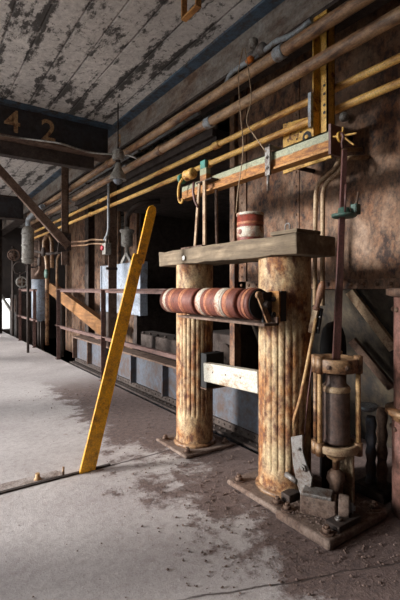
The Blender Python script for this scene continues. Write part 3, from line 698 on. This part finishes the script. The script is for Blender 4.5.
# ================================================================== RIGHT: PIPE PILLAR, STREAK BARS, DARK DRUM
PP = V((2.01, 1.03, 0))
pp = thing('pipe_pillar', 'reddish rusty flanged pipe pillar at the right edge', 'pillar', (PP.x, PP.y, 0))
MB().lathe(PP + V((0, 0, .50)), (0, 0, 1), [(.110, 0), (.110, .58)], 36).build('upper_pipe', M['pillar_red'], pp)
MB().lathe(PP, (0, 0, 1), [(.118, 0), (.118, .46)], 36).build('lower_pipe', M['pillar_red'], pp)
fl = MB().lathe(PP + V((0, 0, .46)), (0, 0, 1), [(.118, 0), (.128, .01), (.128, .03), (.150, .032), (.150, .055), (.11, .06)], 36).build('flange', M['rust_pipe'], pp)
MB().lathe(PP + V((0, 0, 1.06)), (0, 0, 1), [(.112, 0), (.145, .01), (.145, .04), (.112, .045)], 36).build('flange', M['rust'], pp)
m = MB()
for k in range(12):
    q = 2 * PI * k / 12; d = V((math.cos(q), math.sin(q), 0))
    m.dome(PP + d * .119 + V((0, 0, .42)), d, .012, .01, 8)
    m.dome(PP + d * .110 + V((0, 0, 1.0)), d, .014, .012, 8)
m.build('rivets', M['rust'], pp)
def streak_bar(label, u0, v0, u1, v1, X, wdt, mat, X1):
    return tag(MB().bar(at(u0, v0, X=X), at(u1, v1, X=X1), .03, wdt, (1, 0, 0)).build('light_streak_bar', mat), label, 'streak_bar', 'bars standing in for light streaks behind the pump')  # added bar, modelled where light streaks the recess plate
streak_bar('pale diagonal bar standing in for a streak of light under the riveted seam behind the pump', 350, 291, 394, 349, 2.19, .055, M['handle'], 2.31)
streak_bar('dim lower diagonal bar standing in for a light streak in the recess behind the pump', 352, 340, 392, 388, 2.29, .05, M['rust'], 2.41)
dk = thing('dark_drum', 'black domed drum in the recess behind the pump top', 'drum', (2.02, 1.55, 0))
q = at(333, 340, X=2.02)
MB().lathe((q.x, q.y, 0), (0, 0, 1), [(.075, 0), (.075, .76), (.070, .82), (.055, .87), (.03, .90), (.001, .91)], 32).build('shell', M['black'], dk)
# oily machinery lumps at the foot of the recess
mc = thing('ribbed_spindles', 'pair of grimy ribbed spindles on a low block in the recess right of the pump', 'machine', (2.05, 1.2, 0))
for u, mm, zt in ((371, 'girder', .36), (382, 'rust', .42)):
    q = at(u, 440, X=2.03)
    MB().lathe((q.x, q.y, .05), (0, 0, 1), [((.030, .022)[k % 2], zt / 9 * k) for k in range(10)], 16).build('spindle', M[mm], mc)
q = at(377, 440, X=2.03)
MB().box((1.96, q.y - .08, 0), (2.12, q.y + .10, .05)).build('foot_block', M['rust_dark'], mc, .006)
tag(MB().lathe(at(367, 411, X=2.06), (0, 0, 1), [(.03, 0), (.055, .02), (.06, .035), (.05, .03), (.02, .015)], 20).build('bowl', M['conduit']), 'small blue grey dish in the recess right of the pump cylinder', 'dish')

# ================================================================== YELLOW BAR AND FLOOR STRIP
ybar = thing('safety_bar', 'bright yellow painted bar leaning up from the floor joint at left', 'bar', (.84, 2.42, 0))
YB = 2.40
A0, A1 = at(79.5, 473, Y=YB), at(95.5, 469, Y=YB)
lo = [at(79.5, 473, Y=YB), at(95, 468.5, Y=YB)]
m = MB()
pl = [(79.5, 473.5), (95.5, 469), (144, 258), (143, 255), (134.5, 253), (133, 257)]
P = [at(u, v, Y=YB) for u, v in pl]
for p in P[:2]: p.z = .004
MB().prism(P, (.25, 1, 0), .035).build('broad_bar', M['yellow_bar'], ybar, .004)
up = [(135.5, 262), (144, 264), (156.5, 212), (156, 207.5), (153, 205), (149.5, 206), (147.5, 210)]
MB().prism([at(u, v, Y=YB + .036) for u, v in up], (.25, 1, 0), .03).build('slim_extension', M['yellow_bar'], ybar, .004)
fs_ = thing('floor_strip', 'rusty flat hinge strip with two upright bolts along the floor joint', 'strip', (.55, 2.43, 0))
s0, s1 = at(-8, 496, Z=0), at(98, 466, Z=0)
MB().bar(V((s0.x, 2.425, .004)), V((1.0, 2.425, .004)), .022, .008, (0, 1, 0)).build('flat_strip', M['rust_dark'], fs_)
p = at(38, 481, Z=0)
MB().lathe((p.x, 2.47, 0), (0, 0, 1), [(.020, 0), (.020, .012), (.013, .014), (.013, .04)], 12).build('bolt', M['rod'], fs_)
p = at(61, 473, Z=0)
MB().lathe((p.x, 2.44, .008), (0, 0, 1), [(.007, 0), (.007, .045)], 8).build('bolt', M['rust_pipe'], fs_)
MB().prism([(.30, 2.44, 0), (.72, 2.445, 0), (.70, 2.53, 0), (.33, 2.53, 0)], (0, 0, 1), .005).build('thin_plate', M['dusty_plate'], fs_)

# ================================================================== GIRDER, RAILINGS
gi = thing('plate_girder', 'low blue grey plate girder with stiffeners behind the railing', 'girder', (1.98, 3.9, -.4))
GX = 2.0
MB().box((GX, 1.95, -.4), (GX + .015, 6.15, .375)).build('web', M['girder'], gi)
tf = MB().box((GX - .07, 1.95, .375), (GX + .10, 6.15, .395)); tf.build('top_flange', M['rust'], gi, .003)
bf = MB().box((GX - .10, 2.05, .0), (GX, 6.15, .018)).box((GX - .018, 2.05, .018), (GX, 6.15, .07))
for k in range(58): bf.dome((GX - .055, 2.1 + k * .07, .018), (0, 0, 1), .012, .010, 8)
for k in range(58): bf.dome((GX - .018, 2.1 + k * .07, .045), (-1, 0, 0), .010, .008, 8)
bf.build('riveted_angle', M['rust_dark'], gi)
for y in (2.05, 2.72, 3.42, 4.12, 4.83, 5.5, 6.12):
    MB().box((GX - .06, y, .07), (GX, y + .02, .375)).build('stiffener', M['girder'] if y < 5 else M['rust'], gi)

def rail(label, segs, posts, group):
    t = thing('railing', label, 'railing', (1.86, segs[0][0].y, 0), group)
    for a, b, nm in segs:
        m = MB().bar(a, b, .045, .008, (1, 0, 0)); 
        d = (b - a).normalized()
        m.bar(a + V((.018, 0, -.022)), b + V((.018, 0, -.022)), .008, .045, (1, 0, 0))
        m.build(nm, M['rail_rust'], t)
    for p, zt in posts:
        m = MB().box((p.x - .03, p.y - .03, p.z), (p.x + .03, p.y - .022, zt)).box((p.x + .022, p.y - .03, p.z), (p.x + .03, p.y + .03, zt))
        m.box((p.x - .035, p.y - .04, p.z), (p.x + .035, p.y + .04, p.z + .008))
        m.build('post', M['rail_rust'], t)
    return t
RLX = 1.845
rail('rusty angle iron railing along the platform edge behind the yellow bar', [(V((RLX, 2.55, 1.098)), V((RLX, 6.58, 1.098)), 'top_rail'), (V((RLX, 2.55, .53)), V((RLX, 6.66, .53)), 'mid_rail')],
     [(V((RLX, 6.55, 0)), 1.09), (V((RLX, 4.70, 0)), 1.09)], 'platform railings')
rail('short far section of rusty railing at the far left edge', [(V((RLX, 8.0, 1.098)), V((RLX, 9.5, 1.098)), 'top_rail'), (V((RLX, 8.0, .53)), V((RLX, 9.7, .53)), 'mid_rail'), (V((-.5, 9.5, 1.098)), V((RLX, 9.5, 1.098)), 'return_rail')],
     [(V((RLX, 8.12, 0)), 1.09), (V((RLX, 9.4, 0)), 1.09)], 'platform railings')

# ================================================================== LAMP, POST, SWITCH, TANKS, BACKGROUND MACHINES
lx = 1.60
lp = thing('pendant_lamp', 'small grey enamel lamp hanging under the pipes beside the numbered beam', 'lamp', tuple(at(117, 182, X=lx)))
q = at(118, 180, X=lx)
MB().lathe(q, (0, 0, 1), [(.080, 0), (.082, .006), (.070, .05), (.042, .10), (.030, .125), (.030, .16)], 24).build('lamp_shade', M['bulb_grey'], lp)
MB().cyl(q + V((0, 0, .15)), q + V((0, 0, .27)), .024).build('stem', M['rust_dark'], lp)
MB().lathe(q + V((0, 0, .19)), (0, 0, 1), [(.05, 0), (.055, .01), (.055, .08), (.03, .10)], 14).build('socket_box', M['bulb_grey'], lp)
MB().dome(q + V((0, 0, .012)), (0, 0, -1), .05, .055, 14).build('bulb', M['panel'], lp)
MB().cyl(q + V((0, 0, .27)), V((q.x, q.y, CZ)), .006).build('drop_rod', M['rust_dark'], lp)
wire('grey cable running from the lamp to the left under the numbered beam', [q + V((-.057, 0, .235)), at(90, 153, X=1.4), at(60, 143, X=1.05), at(20, 138, X=.8), at(-20, 132, X=.4)], .008, M['bulb_grey'], 'cable')
wire('grey cable curling from the lamp to the thick pipe', [q + V((.057, 0, .24)), at(128, 155, X=1.65), at(136, 158, X=1.70), at(140, 163, X=1.74)], .010, M['bulb_grey'], 'cable')

px = 1.96; py = at(112, 300, X=px).y
ps = thing('support_post', 'thin rusty angle post standing behind the railing by the white panel', 'post', (px, py, .395))
MB().box((px - .06, py - .04, .395), (px + .045, py - .03, 2.41)).box((px + .035, py - .04, .395), (px + .045, py + .04, 2.41)).build('angle', M['rust'], ps)
MB().box((px - .09, py - .05, 1.33), (px + .05, py - .03, 1.36)).build('cleat', M['rust_dark'], ps)
cd = thing('drop_conduit', 'pale conduit dropping down the thin post to a switch box', 'conduit', tuple(at(106, 240, X=1.9)))
MB().tube([at(126, 165, X=1.87), at(112, 174, X=1.87), at(108.5, 182, X=1.87), at(108.5, 232, X=1.87), at(104.5, 240, X=1.87)], .016, 10, .12).build('tube', M['conduit'], cd)
sb = thing('switch_box', 'small grey switch box with a pinkish red cover on the thin post', 'switch', tuple(at(105, 252, X=1.87)))
q = at(106, 248, X=1.86)
MB().box(q + V((-.03, -.05, -.08)), q + V((.05, .05, .06))).build('box', M['bulb_grey'], sb, .01)
MB().lathe(q + V((-.03, .02, .0)), (-1, 0, 0), [(.03, 0), (.028, .02), (.001, .022)], 14).build('red_cover', M['pink_red'], sb)
MB().cyl(q + V((.0, -.02, .06)), q + V((.0, -.02, .12)), .018).build('gland', M['grey_steel'], sb)

tx = 2.35
def tank(name, label, cat, u0, u1, vt, vb, X, depth, mat):
    a, b = at(u0, vt, X=X), at(u1, vb, X=X)
    t = thing(name, label, cat, (X + depth / 2, (a.y + b.y) / 2, b.z))
    MB().box((X, b.y, b.z), (X + depth, a.y, a.z)).build('casing', mat, t, .01)
    return t, a, b
t, a, b = tank('storage_tank', 'pale blue grey box tank seen behind the yellow bar', 'tank', 101, 141, 266, 316, tx, .10, M['panel'])
each('edge_trim', M['panel'], t, [lambda m, y0=y0, w=w: m.box((tx - .012, y0, b.z), (tx, y0 + w, a.z)) for y0, w in ((b.y, .04), (a.y - .04, .04), ((a.y + b.y) / 2 + .3, .03))])
for yy in (b.y + .2, a.y - .2): MB().box((tx + .02, yy - .04, -.4), (tx + .08, yy + .05, b.z)).build('leg', M['rust_dark'], t)
ZT = a.z
vx = at(127, 262, X=tx + .05)
va = thing('valve_actuator', 'grey cylinder valve actuator standing on the pale tank', 'valve', (vx.x, vx.y, ZT))
MB().bar((vx.x, vx.y + .16, ZT), (vx.x, vx.y, ZT + .14), .04, .05, (1, 0, 0)).bar((vx.x, vx.y - .16, ZT), (vx.x, vx.y, ZT + .14), .04, .05, (1, 0, 0)).build('spread_legs', M['bulb_grey'], va)
MB().lathe((vx.x, vx.y, ZT + .12), (0, 0, 1), [(.03, 0), (.03, .10), (.075, .12), (.08, .14), (.08, .30), (.10, .31), (.10, .34), (.03, .36), (.03, .42)], 20).build('body', M['bulb_grey'], va)
MB().tube([(vx.x, vx.y, ZT + .5), (vx.x, vx.y, ZT + .66), (vx.x + .05, vx.y - .25, ZT + .80), (vx.x + .3, vx.y - .4, ZT + .82)], .035, 10, .15).build('feed_pipe', M['rust_dark'], va)

# dark vertical stanchion and orange plank chute
sp = at(89, 300, X=2.75)
sg = thing('stanchion', 'dark riveted upright standing in the recess left of the pale tank', 'post', (2.75, sp.y, -.4))
MB().box((2.70, sp.y - .1, -.4), (2.72, sp.y + .1, 2.8)).box((2.72, sp.y - .01, -.4), (2.86, sp.y + .01, 2.8)).build('section', M['rust_dark'], sg)
MB().box((2.66, sp.y - .17, -.4), (2.88, sp.y + .17, -.38)).build('base', M['rust_dark'], sg)
pk = thing('plank_chute', 'orange brown wooden chute slanting down behind the left railing', 'chute', (2.42, 7, -.4))
k0, k1 = at(52, 288, X=2.60), at(112, 334, X=2.58)
MB().bar(k0, k1, .16, .22, (1, 0, -.2)).build('plank', M['wood_orange'], pk)
for f in (.15, .8):
    q = k0.lerp(k1, f); MB().box((q.x + .05, q.y - .03, -.4), (q.x + .11, q.y + .03, q.z - .13)).build('leg', M['rust_dark'], pk)
# dark machinery in the pit behind the middle of the girder
ml = thing('machine_block', 'dark low machine block in the recess left of the back column', 'machine', (2.5, 4.0, -.4))
a, b = at(132, 332, X=2.6), at(182, 332, X=2.6)
MB().box((2.6, b.y, -.4), (2.95, a.y, a.z)).build('casing', M['rust_dark'], ml, .02)
each('cover_bolt', M['rust_dark'], ml, [lambda m, k=k: m.hexnut((2.65, b.y + .06 + k * (a.y - b.y - .12) / 6, a.z), (0, 0, 1), .022, .03) for k in range(7)])
q = at(139, 330, X=2.66); q.z = a.z
MB().tube([q, q + V((0, 0, .10)), q + V((-.02, -.10, .13))], .012, 8, .03).lathe(q + V((-.02, -.10, .13)), (0, -1, 0), [(.022, 0), (.022, .03)], 10).build('lever', M['rust_dark'], ml)
m2 = thing('machine_block', 'dark machine casing with a round cap glimpsed between the two columns', 'machine', (2.5, 2.9, -.4))
a, b = at(212, 338, X=2.5), at(258, 350, X=2.5)
MB().box((2.35, 2.72, -.4), (2.95, 3.35, .68)).build('casing', M['rust_dark'], m2, .02)
MB().lathe((2.34, 2.95, .50), (-1, 0, 0), [(.10, 0), (.10, .03), (.04, .035), (.04, .06)], 20).build('cap', M['rust_dark'], m2)
MB().lathe((2.42, 2.86, .68), (0, 0, 1), [(.05, 0), (.05, .05), (.06, .05), (.06, .06)], 14).build('cup', M['panel'], m2)

# small twin rods on the far wall
for k, (v, lab) in enumerate(((240.5, 'upper of two slim rusty rods running left from the switch box'), (244.5, 'lower of two slim rusty rods running left from the switch box'))):
    tag(MB().tube([at(104, v - .5, X=1.93), at(91, v - 1, X=1.93), at(86, v + .7, X=1.93), at(70, v + 1.5, X=1.93)], .012, 8, .1).build('slim_rod', M['rust_pipe']), lab, 'rod', 'slim rods by the switch box')

# far left machinery
fd = thing('vertical_duct', 'pale grey vertical duct dropping from the far end of the pipes', 'duct', (1.72, 8.1, 1.2))
q = at(28, 250, X=1.60)
MB().lathe((q.x, q.y, 1.25), (0, 0, 1), [(.05, .28), (.10, .31), (.10, .86), (.085, .90), (.05, .93)], 24).build('duct', M['bulb_grey'], fd)
MB().tube([(q.x, q.y, 2.15), (q.x, q.y, 2.30), (q.x + .03, q.y - .4, 2.38), (q.x + .05, q.y - .8, 2.40)], .04, 12, .15).build('elbow', M['conduit'], fd)
MB().tube([(q.x, q.y, 1.56), (q.x, q.y, .9), (q.x, q.y, 0)], .022, 12).build('leg_pipe', M['rust_dark'], fd)
for k, z in enumerate((1.62, 1.85, 2.05)): MB().torus((q.x, q.y, z), (0, 0, 1), .102, .012, 24, 6).build('hoop', M['bulb_grey'], fd)
ft = thing('vertical_tank', 'slim upright tank, brown above and pale blue below, beyond the left railing', 'tank', (2.45, 9.6, -.4))
q = at(40.5, 290, X=2.45)
MB().lathe((q.x, q.y, .35), (0, 0, 1), [(.20, 0), (.20, .98)], 28).build('lower_shell', M['panel'], ft)
MB().lathe((q.x, q.y, 1.33), (0, 0, 1), [(.21, 0), (.21, 1.3), (.12, 1.4)], 28).build('upper_shell', M['rust'], ft)
for d in (-.12, .12): MB().box((q.x - .03, q.y + d - .03, -.4), (q.x + .03, q.y + d + .03, .35)).build('leg', M['rust_dark'], ft)
m = MB()
for k in range(18): m.dome((q.x + .21 * math.cos(PI + (k - 9) * .17), q.y + .21 * math.sin(PI + (k - 9) * .17), 2.2), (math.cos(PI + (k - 9) * .17), math.sin(PI + (k - 9) * .17), 0), .016, .012, 6)
m.build('rivet_ring', M['rust_dark'], ft)
fp = thing('pipe_loop', 'tangle of rusty looped pipes with valves beyond the left railing', 'pipework', (1.9, 7.6, 0))
X = 2.06
MB().tube([at(47, 345, X=X), at(47, 262, X=X), at(44, 250, X=X), at(44, 240, X=X), at(48, 233, X=X), at(52, 240, X=X), at(52, 268, X=X)], .035, 10, .12).build('loop', M['rust_pipe'], fp)
MB().tube([at(40, 235, X=X), at(40, 270, X=X), at(36, 275, X=X)], .03, 10, .1).build('riser', M['rust'], fp)
MB().tube([at(24, 253, X=X - .05), at(34, 251, X=X - .05), at(48, 254, X=X - .05), at(64, 252, X=X - .05)], .025, 8, .1).build('cross_pipe', M['rust_dark'], fp)
for u, v in ((41, 262), (48, 274), (30, 268), (45, 252)):
    q = at(u, v, X=X - .06); MB().lathe(q, (-1, 0, 0), [(.03, 0), (.085, .01), (.085, .05), (.04, .06)], 16).build('valve_body', M['rust_dark'] if u != 48 else M['green'], fp)
q = at(33, 262, X=X - .12); MB().torus(q, (-.3, -1, 0), .11, .014, 24, 6).bar(q + V((-.105, .03, 0)), q + V((.105, -.03, 0)), .015, .015).bar(q + V((0, 0, -.11)), q + V((0, 0, .11)), .015, .015, (1, 0, 0)).build('handwheel', M['rust_dark'], fp)
q = at(20, 268, X=X - .2); MB().torus(q, (-.35, -1, 0), .13, .016, 24, 6).bar(q + V((-.122, .04, 0)), q + V((.122, -.04, 0)), .015, .015).build('handwheel', M['rust_dark'], fp)
MB().tube([at(57, 300, X=X), at(57, 258, X=X), at(62, 250, X=X), at(66, 252, X=X)], .022, 8, .1).build('riser', M['rust_pipe'], fp)
for lab, u, v, rr, mm in (('rusty handwheel valve far left beside the pale vertical duct', 14, 255, .13, 'rust'), ('grey handwheel valve far left, below the pale duct', 22, 282, .11, 'bulb_grey')):
    q = at(u, v, X=1.98); vt = thing('gate_valve', lab, 'valve', (q.x, q.y, -.4), 'handwheel valves at the far left')
    MB().cyl((q.x, q.y + .14, -.4), (q.x, q.y + .14, q.z + .22), .03, 12).build('standpipe', M['rust_dark'], vt)
    MB().lathe((q.x, q.y + .10, q.z), (0, -1, 0), [(.04, -.10), (.09, -.09), (.09, .0), (.05, .01), (.03, .06), (.015, .10)], 14).build('bonnet', M['rust'], vt)
    MB().torus((q.x, q.y, q.z), (-.2, -1, .1), rr, .02, 24, 8).bar((q.x - rr, q.y, q.z), (q.x + rr, q.y, q.z), .025, .015, (0, 0, 1)).bar((q.x, q.y, q.z - rr), (q.x, q.y, q.z + rr), .025, .015, (1, 0, 0)).build('handwheel', M[mm], vt)
fm = thing('machine_cabinet', 'dark machine cabinet far off behind the left railing', 'machine', (2.3, 11, -.4))
a, b = at(8, 292, X=2.05), at(30, 330, X=2.05)
MB().box((2.15, 11.4, -.4), (2.75, 12.3, .95)).build('casing', M['rust_dark'], fm, .02)
MB().box((2.13, 11.5, .5), (2.15, 12.1, .85)).build('door', M['rust'], fm)
for k, y in enumerate((11.2, )):
    o = thing('far_post', 'dark upright post far off by the bright gap at the left edge', 'post', (1.7, y, 0))
    MB().box((1.62, y - .02, 0), (1.78, y, CZ)).box((1.69, y - .1, 0), (1.71, y + .1, CZ)).build('section', M['rust_dark'], o)
tag(MB().bar(at(-2, 290, Y=12.5), at(21, 327, Y=12.5), .22, .05, (0, 1, 0)).build('chute', M['bulb_grey']), 'pale slanting chute far off at the left edge under the railing', 'chute')

# ================================================================== LOOSE GRIT ON THE FLOOR
gm = MB()
def grit(x, y, r):
    vs = []
    for d in ((1, 0, 0), (-1, 0, 0), (0, 1, 0), (0, -1, 0), (0, 0, 1), (0, 0, -.6)):
        vs.append(V((x, y, r * .5)) + V(d) * r * random.uniform(.6, 1.2))
    gm.add(vs, [(0, 2, 4), (2, 1, 4), (1, 3, 4), (3, 0, 4), (2, 0, 5), (1, 2, 5), (3, 1, 5), (0, 3, 5)])
def clear(x, y):
    for (x0, x1, y0, y1) in ((1.42, 1.85, 2.2, 2.63), (1.43, 1.87, 1.40, 1.82), (1.40, 1.87, 1.08, 1.42), (1.92, 2.16, 1.0, 1.5), (1.94, 2.14, 1.4, 1.75)):
        if x0 < x < x1 and y0 < y < y1: return False
    return (x - PP.x) ** 2 + (y - PP.y) ** 2 > .02
cnt = 0
while cnt < 1300:
    if random.random() < .62: x, y = random.gauss(1.5, .28), random.gauss(1.35, .5)
    else: x, y = random.gauss(1.55, .3), random.uniform(1.2, 4.6)
    if x > 1.84 and y > 1.85 or x > 2.25 or y < .6: continue
    if clear(x, y): grit(x, y, random.choice((.0025, .003, .003, .004, .005, .006, .008))); cnt += 1
for _ in range(160): grit(random.uniform(-.2, 1.4), random.uniform(.9, 4.5), random.uniform(.002, .005))
tag(gm.build('rust_grit', M['gravel']), 'loose rust flakes and grit scattered on the concrete round the columns', 'grit', kind='stuff')
fg = MB(); gm = fg
for _ in range(260):
    x, y = random.uniform(1.44, 1.84), random.uniform(1.12, 1.40)
    grit(x, y, random.uniform(.003, .008))
for p in range(0, len(fg.v)): fg.v[p].z += ZB
g = fg.build('grit', M['gravel'], pu); g['kind'] = 'stuff'

# ================================================================== LIGHT, SKY, CAMERA
wd = bpy.data.worlds.new('overcast_sky'); scene.world = wd; wd.use_nodes = True
wd.node_tree.nodes['Background'].inputs[0].default_value = (.93, .96, 1.0, 1)
wd.node_tree.nodes['Background'].inputs[1].default_value = 1.8
su = bpy.data.lights.new('hazy_sun', 'SUN'); su.energy = 3.3; su.angle = math.radians(13); su.color = (1, .98, .95)
so = bpy.data.objects.new('hazy_sun', su); COL.objects.link(so)
so.rotation_euler = V((.87, -.35, -.24)).to_track_quat('-Z', 'Y').to_euler()

cam = bpy.data.cameras.new('camera'); co = bpy.data.objects.new('camera', cam); COL.objects.link(co)
cam.sensor_fit = 'AUTO'; cam.sensor_width = 36; cam.lens = F / 600 * 36; cam.shift_y = -(300 - HZ) / 600
cam.clip_start = .05
co.location = (0, 0, H)
co.rotation_euler = V((SN, CS, 0)).to_track_quat('-Z', 'Y').to_euler()
scene.camera = co
scene.view_settings.view_transform = 'Standard'; scene.view_settings.look = 'None'; scene.view_settings.gamma = 1
scene.view_settings.use_curve_mapping = False
scene.view_settings.exposure = 1.2
